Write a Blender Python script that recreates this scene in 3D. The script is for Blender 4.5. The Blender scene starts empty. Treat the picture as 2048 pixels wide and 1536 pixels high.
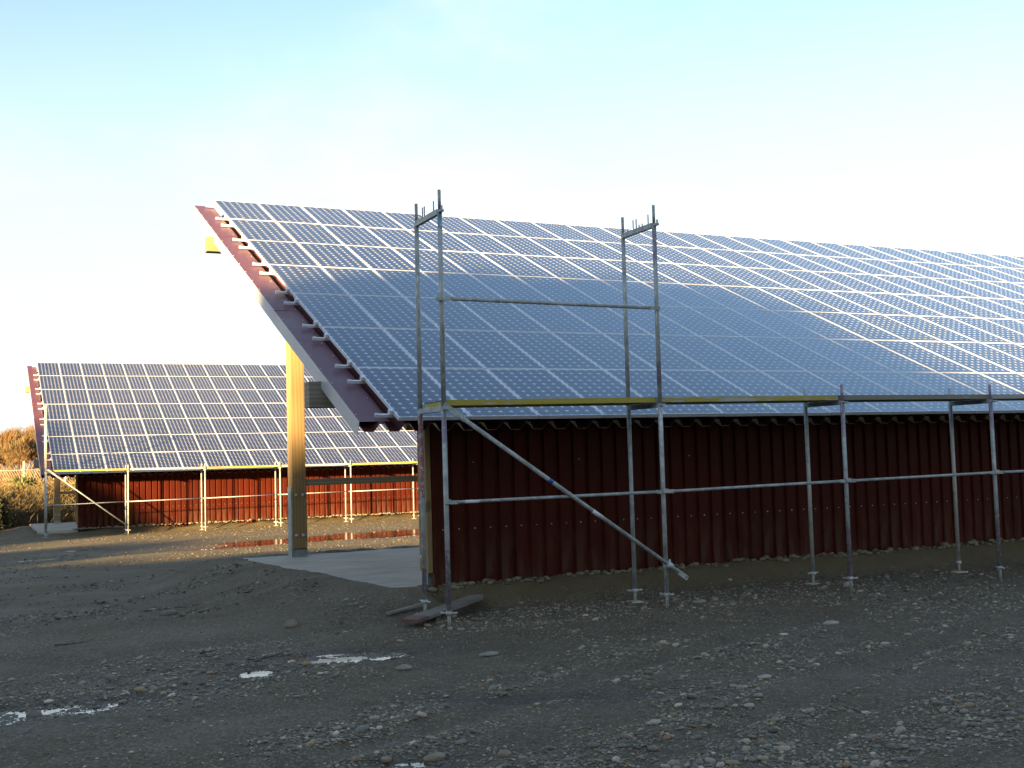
import bpy, math, random
import numpy as np
from mathutils import Matrix, Vector
random.seed(7); rng = np.random.default_rng(7)
D = bpy.data; SC = bpy.context.scene; COL = SC.collection
R = math.radians
# World: X along the near shed, Y towards the far shed, Z up, ground at the camera = 0.
# ------------------------------------------------------------------ camera, sky, sun, exposure
SC.view_settings.view_transform = 'Standard'; SC.view_settings.look = 'None'
SC.view_settings.gamma = 1; SC.view_settings.use_curve_mapping = False
SC.view_settings.exposure = 3.05
cam = D.cameras.new('camera'); co = D.objects.new('camera', cam); COL.objects.link(co); SC.camera = co
cam.sensor_width = 36; cam.lens = 39.888; cam.clip_start = 0.1; cam.clip_end = 4000
CAM = Vector((-3.9553, -11.1093, 1.65))
rt = Vector((0.90447939, -0.42559741, -0.02799766)); up = Vector((-0.00190968, -0.0696828, 0.99756737))
fw = Vector((0.42651305, 0.90222566, 0.06383941))
co.matrix_world = Matrix(((rt.x, up.x, -fw.x, CAM.x), (rt.y, up.y, -fw.y, CAM.y), (rt.z, up.z, -fw.z, CAM.z), (0, 0, 0, 1)))
LD = Vector((2.14, 1.62, -0.42)).normalized()          # direction the sunlight travels
SUN_EL = math.asin(-LD.z); SUN_ROT = math.atan2(-LD.x, -LD.y)
world = D.worlds.new('World'); SC.world = world; world.use_nodes = True
wn = world.node_tree; wn.nodes.clear()
def wnode(t, **k):
    n = wn.nodes.new(t)
    for a, b in k.items(): setattr(n, a, b)
    return n
sky = wnode('ShaderNodeTexSky', sky_type='NISHITA', sun_disc=False, sun_elevation=SUN_EL, sun_rotation=SUN_ROT,
            altitude=300, air_density=1.0, dust_density=0.6, ozone_density=1.5)
bg = wnode('ShaderNodeBackground'); bg.inputs['Strength'].default_value = 0.05
wo = wnode('ShaderNodeOutputWorld')
tc = wnode('ShaderNodeTexCoord'); sep = wnode('ShaderNodeSeparateXYZ'); wn.links.new(tc.outputs['Generated'], sep.inputs[0])
# thin haze veil that thickens towards the horizon
hz = wnode('ShaderNodeMapRange'); hz.interpolation_type = 'SMOOTHSTEP'
hz.inputs['From Min'].default_value = 0.46; hz.inputs['From Max'].default_value = 0.06
hz.inputs['To Min'].default_value = 0.0; hz.inputs['To Max'].default_value = 0.95
wn.links.new(sep.outputs['Z'], hz.inputs['Value'])
mp = wnode('ShaderNodeMapping'); mp.inputs['Scale'].default_value = (1.0, 1.0, 2.4); mp.inputs['Location'].default_value = (7.7, 3.3, 0.2)
wn.links.new(tc.outputs['Generated'], mp.inputs[0])
cn = wnode('ShaderNodeTexNoise'); cn.inputs['Scale'].default_value = 1.7; cn.inputs['Detail'].default_value = 6; cn.inputs['Roughness'].default_value = 0.56
cn.inputs['Distortion'].default_value = 0.4
wn.links.new(mp.outputs[0], cn.inputs['Vector'])
cr = wnode('ShaderNodeMapRange'); cr.interpolation_type = 'SMOOTHSTEP'
cr.inputs['From Min'].default_value = 0.48; cr.inputs['From Max'].default_value = 0.74; cr.inputs['To Max'].default_value = 0.7
wn.links.new(cn.outputs['Fac'], cr.inputs['Value'])
mx1 = wnode('ShaderNodeMixRGB'); mx1.inputs['Color2'].default_value = (2.38, 2.58, 2.62, 1)
mx2 = wnode('ShaderNodeMixRGB'); mx2.inputs['Color2'].default_value = (2.85, 2.85, 2.9, 1)
wn.links.new(sky.outputs[0], mx1.inputs['Color1']); wn.links.new(hz.outputs[0], mx1.inputs['Fac'])
wn.links.new(mx1.outputs[0], mx2.inputs['Color1']); wn.links.new(cr.outputs[0], mx2.inputs['Fac'])
wn.links.new(mx2.outputs[0], bg.inputs['Color']); wn.links.new(bg.outputs[0], wo.inputs[0])
sl = D.lights.new('sun', 'SUN'); sl.energy = 4.0; sl.angle = R(1.2); sl.color = (1.0, 0.69, 0.33)
so = D.objects.new('sun', sl); COL.objects.link(so); so.location = (-30, -25, 20)
so.rotation_euler = (-LD).to_track_quat('Z', 'Y').to_euler()

# ------------------------------------------------------------------ helpers
def srgb(r, g, b):
    f = lambda c: (c / 255 / 12.92) if c / 255 <= 0.04045 else ((c / 255 + 0.055) / 1.055) ** 2.4
    return (f(r), f(g), f(b), 1)
class MB:
    def __init__(s): s.v = []; s.f = []; s.m = []; s.sm = []
    def face(s, pts, mi=0, smooth=False):
        b = len(s.v); s.v += [tuple(p) for p in pts]; s.f.append(tuple(range(b, b + len(pts)))); s.m.append(mi); s.sm.append(smooth)
    def box(s, x0, x1, y0, y1, z0, z1, mi=0, M=None):
        P = [(x, y, z) for z in (z0, z1) for y in (y0, y1) for x in (x0, x1)]
        if M: P = [tuple(M @ Vector(p)) for p in P]
        b = len(s.v); s.v += P
        for q in ((0, 2, 3, 1), (4, 5, 7, 6), (0, 1, 5, 4), (2, 6, 7, 3), (0, 4, 6, 2), (1, 3, 7, 5)):
            s.f.append(tuple(b + i for i in q)); s.m.append(mi); s.sm.append(False)
    def tube(s, p0, p1, r0, r1=None, n=12, mi=0, caps=True):
        r1 = r0 if r1 is None else r1
        p0 = Vector(p0); p1 = Vector(p1); d = (p1 - p0).normalized()
        a = d.orthogonal().normalized(); c = d.cross(a); b = len(s.v)
        for p, r in ((p0, r0), (p1, r1)):
            for i in range(n):
                t = 2 * math.pi * i / n; s.v.append(tuple(p + (a * math.cos(t) + c * math.sin(t)) * r))
        for i in range(n):
            j = (i + 1) % n; s.f.append((b + i, b + j, b + n + j, b + n + i)); s.m.append(mi); s.sm.append(True)
        if caps:
            s.f.append(tuple(b + i for i in reversed(range(n)))); s.m.append(mi); s.sm.append(False)
            s.f.append(tuple(b + n + i for i in range(n))); s.m.append(mi); s.sm.append(False)
    def prism(s, prof, y0, y1, axes, mi=0):
        # prof: closed 2D loop; axes(a, b, t) -> xyz
        n = len(prof); b = len(s.v)
        for t in (y0, y1):
            for a, c in prof: s.v.append(tuple(axes(a, c, t)))
        for i in range(n):
            j = (i + 1) % n; s.f.append((b + i, b + j, b + n + j, b + n + i)); s.m.append(mi); s.sm.append(False)
        s.f.append(tuple(b + i for i in reversed(range(n)))); s.m.append(mi); s.sm.append(False)
        s.f.append(tuple(b + n + i for i in range(n))); s.m.append(mi); s.sm.append(False)
    def mesh(s, name, mats):
        me = D.meshes.new(name); me.from_pydata(s.v, [], s.f)
        for m in (mats if isinstance(mats, (list, tuple)) else [mats]): me.materials.append(m)
        me.polygons.foreach_set('material_index', s.m); me.polygons.foreach_set('use_smooth', s.sm)
        me.update(); return me
    def build(s, name, mats, parent=None, bevel=0, **k):
        return obj(name, s.mesh(name, mats), parent, bevel=bevel, **k)
def obj(name, me, parent=None, loc=None, bevel=0, **k):
    o = D.objects.new(name, me); COL.objects.link(o)
    if parent: o.parent = parent
    if loc: o.location = loc
    if bevel:
        b = o.modifiers.new('bevel', 'BEVEL'); b.width = bevel; b.segments = 2; b.limit_method = 'ANGLE'; b.angle_limit = R(40)
    for a, c in k.items(): o[a] = c
    return o
def thing(name, label, cat, loc=(0, 0, 0), rz=0, group=None):
    o = D.objects.new(name, None); COL.objects.link(o); o.location = loc; o.rotation_euler = (0, 0, rz)
    o.empty_display_size = 0.3
    o['label'] = label; o['category'] = cat
    if group: o['group'] = group
    return o
def np_mesh(name, V, F, mat, smooth=False, col=None, mi=None):
    me = D.meshes.new(name); V = np.asarray(V, np.float32); F = np.asarray(F, np.int32); k = F.shape[1]
    me.vertices.add(len(V)); me.vertices.foreach_set('co', V.ravel())
    me.loops.add(F.size); me.loops.foreach_set('vertex_index', F.ravel())
    me.polygons.add(len(F)); me.polygons.foreach_set('loop_start', np.arange(0, F.size, k, dtype=np.int32))
    me.polygons.foreach_set('use_smooth', np.full(len(F), smooth))
    for m in (mat if isinstance(mat, (list, tuple)) else [mat]): me.materials.append(m)
    if mi is not None: me.polygons.foreach_set('material_index', np.asarray(mi, np.int32))
    if col is not None:
        a = me.color_attributes.new('tint', 'FLOAT_COLOR', 'POINT')
        c = np.ones((len(V), 4), np.float32); c[:, :3] = col; a.data.foreach_set('color', c.ravel())
    me.update(calc_edges=True); me.validate(); return me
# value noise
_T = rng.random((256, 256))
def vnoise(x, y):
    xi = np.floor(x).astype(int); yi = np.floor(y).astype(int); fx = x - xi; fy = y - yi
    fx = fx * fx * (3 - 2 * fx); fy = fy * fy * (3 - 2 * fy)
    a = _T[yi % 256, xi % 256]; b = _T[yi % 256, (xi + 1) % 256]; c = _T[(yi + 1) % 256, xi % 256]; d = _T[(yi + 1) % 256, (xi + 1) % 256]
    return (a * (1 - fx) + b * fx) * (1 - fy) + (c * (1 - fx) + d * fx) * fy - 0.5
def fbm(x, y, o=4):
    s = 0; a = 1.0
    for i in range(o): s = s + a * vnoise(x * 2 ** i + 17.3 * i, y * 2 ** i + 9.1 * i); a *= 0.5
    return s
def sstep(a, b, x): t = np.clip((x - a) / (b - a), 0, 1); return t * t * (3 - 2 * t)

# ------------------------------------------------------------------ materials
class NT:
    def __init__(s, name):
        s.mat = D.materials.new(name); s.mat.use_nodes = True; s.t = s.mat.node_tree; s.t.nodes.clear()
        s.out = s.t.nodes.new('ShaderNodeOutputMaterial'); s.b = s.t.nodes.new('ShaderNodeBsdfPrincipled')
        s.t.links.new(s.b.outputs[0], s.out.inputs[0])
    def n(s, t, **k):
        x = s.t.nodes.new(t)
        for a, b in k.items(): setattr(x, a, b)
        return x
    def l(s, a, b): s.t.links.new(a, b)
    def coord(s, scale=(1, 1, 1), kind='Object', loc=(0, 0, 0)):
        c = s.n('ShaderNodeTexCoord'); m = s.n('ShaderNodeMapping'); m.inputs['Scale'].default_value = scale; m.inputs['Location'].default_value = loc
        s.l(c.outputs[kind], m.inputs[0]); return m.outputs[0]
    def noise(s, vec, scale, detail=4, rough=0.55, dist=0):
        x = s.n('ShaderNodeTexNoise'); s.l(vec, x.inputs['Vector']); x.inputs['Scale'].default_value = scale
        x.inputs['Detail'].default_value = detail; x.inputs['Roughness'].default_value = rough; x.inputs['Distortion'].default_value = dist
        return x.outputs['Fac']
    def ramp(s, fac, stops, interp='LINEAR'):
        r = s.n('ShaderNodeValToRGB'); r.color_ramp.interpolation = interp; e = r.color_ramp.elements
        while len(e) < len(stops): e.new(0.5)
        for i, (p, c) in enumerate(stops): e[i].position = p; e[i].color = c if len(c) == 4 else (*c, 1)
        s.l(fac, r.inputs[0]); return r.outputs[0]
    def rng(s, fac, a, b, c, d):
        r = s.n('ShaderNodeMapRange'); s.l(fac, r.inputs[0])
        for i, v in enumerate((a, b, c, d)): r.inputs[i + 1].default_value = v
        return r.outputs[0]
    def mix(s, fac, a, b, mode='MIX'):
        m = s.n('ShaderNodeMixRGB', blend_type=mode)
        for i, v in enumerate((fac, a, b)):
            if hasattr(v, 'is_linked') or hasattr(v, 'links'): s.l(v, m.inputs[i])
            elif i == 0: m.inputs[0].default_value = v
            else: m.inputs[i].default_value = v if len(v) == 4 else (*v, 1)
        return m.outputs[0]
    def math(s, op, a, b=0.0):
        m = s.n('ShaderNodeMath', operation=op)
        for i, v in enumerate((a, b)):
            if hasattr(v, 'links'): s.l(v, m.inputs[i])
            else: m.inputs[i].default_value = v
        return m.outputs[0]
    def bump(s, h, strength=0.3, dist=0.01):
        b = s.n('ShaderNodeBump'); b.inputs['Strength'].default_value = strength; b.inputs['Distance'].default_value = dist
        s.l(h, b.inputs['Height']); s.l(b.outputs[0], s.b.inputs['Normal'])
    def set(s, **k):
        for a, v in k.items():
            a = a.replace('_', ' ')
            if hasattr(v, 'links'): s.l(v, s.b.inputs[a])
            else: s.b.inputs[a].default_value = v if not (isinstance(v, tuple) and len(v) == 3) else (*v, 1)
        return s

def mat_alu():
    m = NT('aluminium'); v = m.coord(); n = m.noise(v, 6, 3)
    m.set(Base_Color=m.ramp(n, [(0.3, (0.66, 0.67, 0.69)), (0.7, (0.76, 0.77, 0.79))]), Metallic=0.35, Roughness=0.42); return m.mat
def mat_back():
    m = NT('panel_backsheet'); m.set(Base_Color=(0.60, 0.61, 0.63), Roughness=0.4, Coat_Weight=0.9, Coat_Roughness=0.06, Specular_IOR_Level=0.0); return m.mat
def mat_cell():
    m = NT('silicon_cell'); c = m.n('ShaderNodeTexCoord'); sp = m.n('ShaderNodeSeparateXYZ'); m.l(c.outputs['Object'], sp.inputs[0])
    # two thin busbars per cell, running up the slope; cell pitch 0.129
    x = m.math('ADD', sp.outputs[0], -0.0155)
    fx = m.math('FRACT', m.math('DIVIDE', x, 0.129))
    a = m.math('ABSOLUTE', m.math('SUBTRACT', m.math('ABSOLUTE', m.math('SUBTRACT', fx, 0.5)), 0.25))
    bus = m.math('LESS_THAN', a, 0.009)
    inf = m.n('ShaderNodeObjectInfo')
    base = m.mix(inf.outputs['Random'], (0.008, 0.015, 0.052), (0.014, 0.019, 0.056))
    n = m.noise(m.coord((1, 1, 1), 'Object'), 2.2, 3); base = m.mix(m.rng(n, 0.35, 0.65, 0, 0.5), base, (0.010, 0.020, 0.060))
    dust = m.noise(m.coord((3, 1.2, 1), 'Object'), 1.1, 4)
    base = m.mix(m.rng(dust, 0.5, 0.8, 0.0, 0.05), base, (0.16, 0.17, 0.18))
    m.set(Base_Color=m.mix(bus, base, (0.22, 0.24, 0.27)), Roughness=0.4, Coat_Weight=0.9, Coat_Roughness=0.06, Coat_IOR=1.5, Specular_IOR_Level=0.1); return m.mat
def mat_paint(name, c0, c1, rough=0.38, spots=None, scale=2.0, zdirt=False, spec=0.5):
    m = NT(name); v = m.coord(); n = m.noise(v, scale, 5)
    base = m.ramp(n, [(0.3, c0), (0.7, c1)])
    if zdirt:
        inf = m.n('ShaderNodeObjectInfo'); base = m.mix(m.rng(inf.outputs['Random'], 0, 1, 0.0, 0.5), base, tuple(a * 0.62 for a in c0))
        g = m.n('ShaderNodeTexCoord'); sp = m.n('ShaderNodeSeparateXYZ'); m.l(g.outputs['Object'], sp.inputs[0])
        n2 = m.noise(m.coord((6, 6, 1.5)), 1.6, 5)
        k = m.math('MULTIPLY', m.rng(sp.outputs[2], 0.9, 0.15, 0, 1), m.rng(n2, 0.42, 0.62, 0, 1))
        k = m.math('MULTIPLY', k, 0.5); base = m.mix(k, base, (0.10, 0.07, 0.045))
    m.set(Base_Color=base, Specular_IOR_Level=spec, Roughness=m.rng(n, 0.3, 0.7, rough - 0.06, rough + 0.1)); m.bump(m.noise(v, 3.0, 2), 0.12, 0.01)
    return m.mat
def mat_wood(name, c0, c1, axis='Z', rough=0.7):
    m = NT(name); sc = {'Z': (14, 14, 0.8), 'X': (0.8, 14, 14), 'Y': (14, 0.8, 14)}[axis]
    v = m.coord(sc); w = m.n('ShaderNodeTexWave', wave_type='RINGS', rings_direction='Y' if axis != 'Y' else 'X'); m.l(m.coord(tuple(a * 0.35 for a in sc)), w.inputs[0])
    w.inputs['Scale'].default_value = 1.2; w.inputs['Distortion'].default_value = 3.5; w.inputs['Detail'].default_value = 3
    n = m.noise(v, 1.0, 5, 0.6)
    base = m.mix(m.rng(w.outputs['Fac'], 0.2, 0.9, 0, 0.35), m.ramp(n, [(0.3, c0), (0.75, c1)]), tuple(a * 0.5 for a in c0))
    kn = m.noise(m.coord((1, 1, 1)), 3.1, 1); base = m.mix(m.rng(kn, 0.72, 0.76, 0, 0.7), base, tuple(a * 0.3 for a in c0))
    m.set(Base_Color=base, Roughness=rough); m.bump(n, 0.35, 0.004); return m.mat
def mat_pole(name, bands=(), seed=0.0):
    m = NT(name); v = m.coord((1, 1, 1), 'Object', (seed, seed * 2, seed * 3)); n = m.noise(v, 9, 5, 0.62)
    base = m.ramp(n, [(0.28, (0.17, 0.195, 0.19)), (0.5, (0.29, 0.315, 0.305)), (0.72, (0.43, 0.445, 0.425))])
    sp = m.noise(m.coord((1, 1, .35), 'Object', (seed, 0, 0)), 38, 2)
    base = m.mix(m.rng(sp, 0.62, 0.66, 0, 0.85), base, (0.52, 0.50, 0.44))     # cement splashes
    g = m.n('ShaderNodeTexCoord'); s3 = m.n('ShaderNodeSeparateXYZ'); m.l(g.outputs['Object'], s3.inputs[0])
    wob = m.math('MULTIPLY', m.math('SUBTRACT', m.noise(v, 14, 4), 0.5), 0.5)
    zz = m.math('ADD', s3.outputs[2], wob)
    for z0, z1, c in bands:
        k = m.math('MULTIPLY', m.math('GREATER_THAN', zz, z0), m.math('LESS_THAN', zz, z1))
        k = m.math('MULTIPLY', k, m.rng(m.noise(v, 22, 3), 0.40, 0.50, 0.10, 0.80)); base = m.mix(k, base, c)
    m.set(Base_Color=base, Metallic=0.15, Roughness=0.55); m.bump(n, 0.2, 0.003); return m.mat
def mat_simple(name, c, rough=0.6, metal=0.0, var=0.25, scale=8):
    m = NT(name); n = m.noise(m.coord(), scale, 4)
    m.set(Base_Color=m.ramp(n, [(0.3, tuple(a * (1 - var) for a in c)), (0.7, tuple(min(1, a * (1 + var)) for a in c))]), Roughness=rough, Metallic=metal); return m.mat
def mat_deck(name, c, worn):
    m = NT(name); v = m.coord((1, 6, 6)); n = m.noise(v, 2.2, 6, 0.68)
    base = m.mix(m.rng(n, worn, worn + 0.04, 0, 1), c, (0.33, 0.34, 0.31))
    m.set(Base_Color=base, Roughness=0.6); return m.mat
def mat_ground():
    m = NT('gravel_ground'); v = m.coord()
    big = m.noise(v, 0.35, 4, 0.6); med = m.noise(v, 2.3, 5, 0.6)
    vr = m.n('ShaderNodeTexVoronoi', feature='F1'); m.l(v, vr.inputs['Vector']); vr.inputs['Scale'].default_value = 55
    vr2 = m.n('ShaderNodeTexVoronoi', feature='F1'); m.l(v, vr2.inputs['Vector']); vr2.inputs['Scale'].default_value = 130
    base = m.ramp(med, [(0.3, (0.078, 0.060, 0.033)), (0.55, (0.122, 0.096, 0.056)), (0.75, (0.160, 0.130, 0.080))])
    base = m.mix(m.rng(big, 0.42, 0.62, 0, 0.75), base, (0.105, 0.074, 0.040))
    sh = m.n('ShaderNodeSeparateColor'); m.l(vr.outputs['Color'], sh.inputs[0])
    base = m.mix(m.rng(sh.outputs[0], 0.72, 0.95, 0, 0.6), base, (0.26, 0.235, 0.185))
    sh2 = m.n('ShaderNodeSeparateColor'); m.l(vr2.outputs['Color'], sh2.inputs[0])
    base = m.mix(m.rng(sh2.outputs[0], 0.8, 1.0, 0, 0.6), base, (0.19, 0.175, 0.145))
    base = m.mix(m.rng(sh2.outputs[1], 0.8, 1.0, 0, 0.6), base, (0.02, 0.02, 0.02))
    at = m.n('ShaderNodeAttribute'); at.attribute_name = 'tint'; ac = m.n('ShaderNodeSeparateColor'); m.l(at.outputs['Color'], ac.inputs[0])
    base = m.mix(ac.outputs[0], base, m.mix(med, (0.10, 0.078, 0.036), (0.155, 0.122, 0.058)))          # sandy fill by the walls, sunlit tone over the far yard
    grass = m.mix(med, (0.10, 0.085, 0.03), (0.22, 0.16, 0.07)); base = m.mix(ac.outputs[1], base, grass)
    base = m.mix(ac.outputs[2], base, m.mix(0.5, base, (0.02, 0.02, 0.018)))
    wet = m.math('MULTIPLY', m.rng(m.noise(m.coord((.5, 1, 1)), 0.9, 4), 0.40, 0.62, 0.92, 0.72), 1.0)
    wet = m.math('SUBTRACT', wet, m.math('MULTIPLY', ac.outputs[2], 0.25))
    m.set(Base_Color=base, Roughness=wet, Specular_IOR_Level=0.32)
    h = m.math('ADD', m.math('MULTIPLY', m.math('SUBTRACT', 1.0, vr.outputs['Distance']), 0.6), m.math('MULTIPLY', m.math('SUBTRACT', 1.0, vr2.outputs['Distance']), 0.3))
    h = m.math('ADD', h, med); m.bump(h, 0.9, 0.026); return m.mat
def mat_tint(name, rough=0.7, var=True, trans=0.0):
    m = NT(name); at = m.n('ShaderNodeAttribute'); at.attribute_name = 'tint'
    c = at.outputs['Color']
    if var: c = m.mix(m.rng(m.noise(m.coord(), 60, 3), 0.3, 0.7, 0, 0.45), c, (0.05, 0.05, 0.045))
    m.set(Base_Color=c, Roughness=rough); return m.mat
def mat_concrete():
    m = NT('concrete'); v = m.coord(); n = m.noise(v, 1.4, 6, 0.62); n2 = m.noise(m.coord((0.7, 4, 1)), 1.2, 4)
    base = m.ramp(n, [(0.3, (0.29, 0.265, 0.215)), (0.7, (0.41, 0.38, 0.32))]); base = m.mix(m.rng(n2, 0.5, 0.75, 0, 0.5), base, (0.13, 0.12, 0.10))
    m.set(Base_Color=base, Roughness=0.75); m.bump(m.noise(v, 30, 4), 0.2, 0.004); return m.mat
def mat_water():
    m = NT('puddle_water'); n = m.noise(m.coord((1, 1.6, 1)), 22, 3)
    m.set(Base_Color=(0.035, 0.032, 0.026), Roughness=0.03, IOR=1.33, Specular_IOR_Level=0.6, Coat_Weight=0.4, Coat_Roughness=0.02); m.bump(n, 0.35, 0.006); return m.mat
ALU = mat_alu(); BACK = mat_back(); CELL = mat_cell()
CLAD = mat_paint('oxide_red_cladding', (0.050, 0.0074, 0.0026), (0.062, 0.0092, 0.0033), 0.55, zdirt=True, spec=0.10)
FLASH = mat_paint('maroon_flashing', (0.100, 0.036, 0.052), (0.120, 0.043, 0.060), 0.36, spec=0.35)
FLASHE = mat_paint('grey_primer', (0.36, 0.35, 0.375), (0.41, 0.40, 0.42), 0.42)
SHEET = mat_paint('maroon_roof_sheet', (0.075, 0.022, 0.022), (0.095, 0.028, 0.027), 0.5, spec=0.2)
SHEETB = mat_simple('beige_primer', (0.62, 0.58, 0.48), 0.6)
WOODZ = mat_wood('larch_post', (0.245, 0.160, 0.062), (0.32, 0.225, 0.098), 'Z')
WOODX = mat_wood('larch_beam', (0.27, 0.185, 0.08), (0.34, 0.24, 0.115), 'X')
WOODR = mat_wood('weathered_girt', (0.24, 0.20, 0.13), (0.33, 0.28, 0.18), 'X')
WOODG = mat_wood('weathered_beam', (0.19, 0.17, 0.125), (0.27, 0.24, 0.18), 'X')
STEEL = mat_simple('galvanised_plate', (0.26, 0.31, 0.32), 0.5, 0.3)
BOLT = mat_simple('bolt_steel', (0.62, 0.66, 0.68), 0.35, 0.5)
SCREW = mat_simple('screw_head', (0.42, 0.40, 0.38), 0.45, 0.2)
CONC = mat_concrete(); GROUND = mat_ground(); PEB = mat_tint('pebble_stone', 0.62); WATER = mat_water()
POLES = [mat_pole('galvanised_tube_%s' % 'abcde'[i], seed=i * 1.7) for i in range(3)]
RED = (0.22, 0.022, 0.026); PUR = (0.20, 0.145, 0.20); BLU = (0.10, 0.20, 0.28); WHT = (0.6, 0.6, 0.6)
POLE_RED = mat_pole('galvanised_tube_red_paint', [(1.30, 2.13, RED), (0.25, 0.5, PUR)], 3.1)
POLE_PUR = mat_pole('galvanised_tube_violet_paint', [(0.2, 0.72, PUR), (1.80, 2.1, PUR), (4.02 - .1, 4.12 + .05, BLU)], 4.4)
POLE_PUR2 = mat_pole('galvanised_tube_violet_top', [(3.7, 4.05, PUR), (2.35, 2.6, PUR), (1.9, 2.1, WHT), (3.2, 3.3, BLU)], 5.9)
POLE_PUR3 = mat_pole('galvanised_tube_violet_end', [(1.8, 2.5, PUR), (0.15, 0.75, PUR)], 6.6)
POLE_DIRTY = mat_pole('galvanised_tube_cement', [(0.3, 1.85, (0.42, 0.40, 0.34))], 7.7)

# ------------------------------------------------------------------ ground
SH2 = dict(loc=(-1.707, 28.371, -0.571), rz=R(-0.361) * -1)
def slab_local(u, n, which):
    if which == 0: return u, n
    c, s = math.cos(SH2['rz']), math.sin(SH2['rz']); du = u - SH2['loc'][0]; dn = n - SH2['loc'][1]
    return du * c + dn * s, -du * s + dn * c
PUDS = [  # cx, cy, a, b, rot, depth, level below local ground
    (-1.15, -1.66, 0.62, 0.24, -0.30, 0.034, 0.013), (-1.95, -2.02, 0.20, 0.16, 0.3, 0.045, 0.014),
    (-3.95, -2.62, 0.85, 0.22, 0.12, 0.045, 0.018), (-1.80, -5.16, 0.17, 0.075, -0.35, 0.05, 0.018),
    (8.0, 18.9, 5.2, 1.0, 0.02, 0.14, 0.035), (1.4, 17.1, 1.6, 0.28, 0.35, 0.07, 0.03), (3.9, 18.2, 1.6, 0.4, 0.3, 0.09, 0.03),
    (-2.7, 16.6, 0.8, 0.22, 0.15, 0.05, 0.034), (-1.4, 19.6, 0.9, 0.20, 0.1, 0.05, 0.034), (-0.6, -4.0, 0.5, 0.10, -0.4, 0.035, 0.03)]
def z0(n): return np.interp(n, [-60, 1, 8, 17, 22, 28, 40, 200], [0, 0, -0.14, -0.35, -0.42, -0.52, -0.50, -0.30])
def track(u, n):
    # distance to the nearer of two pairs of shallow wheel tracks
    w = 0.18 * np.sin(u * 0.5) ; a = n - 0.40 * u - w
    q = np.minimum.reduce([np.abs(a + 5.4), np.abs(a + 3.75), np.abs(n - 0.1 * u - w - 4.6), np.abs(n - 0.1 * u - w - 3.0)])
    return q
def height(u, n, fine=True, masks=False):
    u = np.asarray(u, float); n = np.asarray(n, float)
    d = np.hypot(u - CAM.x, n - CAM.y)
    z = z0(n) + 0.035 * fbm(u * 0.35, n * 0.45, 3)
    near = np.clip(1 - d / 60, 0.2, 1)
    z = z + 0.022 * fbm(u * 1.7 + 5, n * 2.3, 4) * near
    tr = track(u, n); z = z - 0.022 * np.exp(-(tr / 0.15) ** 2) + 0.010 * np.exp(-((tr - 0.24) / 0.08) ** 2)
    ruts = fbm(u * 0.25 + 40, n * 1.6 - u * 0.35, 3); z = z + 0.030 * ruts * near
    sand_sunlit = np.zeros_like(z)
    for w, zt, x1 in ((0, 0.225, 31.0), (1, -0.345, 31.0)):
        a, b = slab_local(u, n, w)
        x0_ = (0.22 - 0.115 * (np.clip(b, 0, 8) - 0.9)) if w == 0 else -0.45
        y0_ = np.where(a < 0.66, 0.93, 0.80) if w == 0 else 0.80
        dx = np.maximum(np.maximum(x0_ - a, a - x1), 0); dy = np.maximum(np.maximum(y0_ - b, b - 6.45), 0)
        dist = np.hypot(dx, dy); inside = (dist <= 0)
        din = np.minimum(np.minimum(a - x0_, x1 - a), np.minimum(b - y0_, 6.45 - b))
        fr = (a > 0.5) & (b < 1.0)
        wdt = np.where(fr, 0.62, 1.7 if w == 0 else 0.9)
        nz = fbm(u * 3.1, n * 3.1 + 3, 3) * np.where(fr, 0.03, 0.035)
        target = zt + np.where(fr, 0.032, 0.018 if w == 0 else -0.06) + nz
        k = (1 - sstep(0, 1, dist / wdt))
        zin = target - din * (0.35 if w == 0 else 1.5)
        z = np.where(inside, zin, z * (1 - k) + target * k)
        km = np.where(inside, 0.8, k) * np.where((a > 0.3) & (b < 1.2), 1, 0.10); sand_sunlit = np.maximum(sand_sunlit, sstep(0.02, 0.45, km))
    sand_sunlit = np.maximum(sand_sunlit, 0.62 * np.clip((n - 11) / 4, 0, 1) * np.clip((34 - n) / 4, 0, 1))  # sandy tone spread over the far yard, painted in to look sunlit
    bank = sstep(0, 1, (n - 33.5 - 0.55 * np.clip(u + 4.5, 0, 8)) / 6.0) * np.where(u < 12, 1, np.clip((16 - u) / 4, 0, 1))
    z = z + bank * (1.18 + 0.25 * fbm(u * 0.5, n * 0.5, 3))
    z = z + bank * np.clip((n - 40) / 25, 0, 1) * 0.12
    wet = np.zeros_like(z)
    for cx, cy, pa, pb, rr, dp, lv in PUDS:
        c, s = math.cos(rr), math.sin(rr); x = (u - cx) * c + (n - cy) * s; y = -(u - cx) * s + (n - cy) * c
        q = (x / pa) ** 2 + (y / pb) ** 2; g = np.exp(-q * 0.9)
        base = float(z0(cy)); kk = np.exp(-q * 0.25)
        z = np.where(q < 14, z * (1 - kk * 0.80) + base * kk * 0.80 - dp * g, z); wet = np.maximum(wet, np.exp(-q * 0.22))
    if fine:
        z = z + (0.016 + 0.022 * wet) * fbm(u * 9, n * 9, 4) * np.clip(1 - d / 25, 0, 1) * (1 - bank)
    if masks: return z, sand_sunlit, bank, wet
    return z
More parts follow.
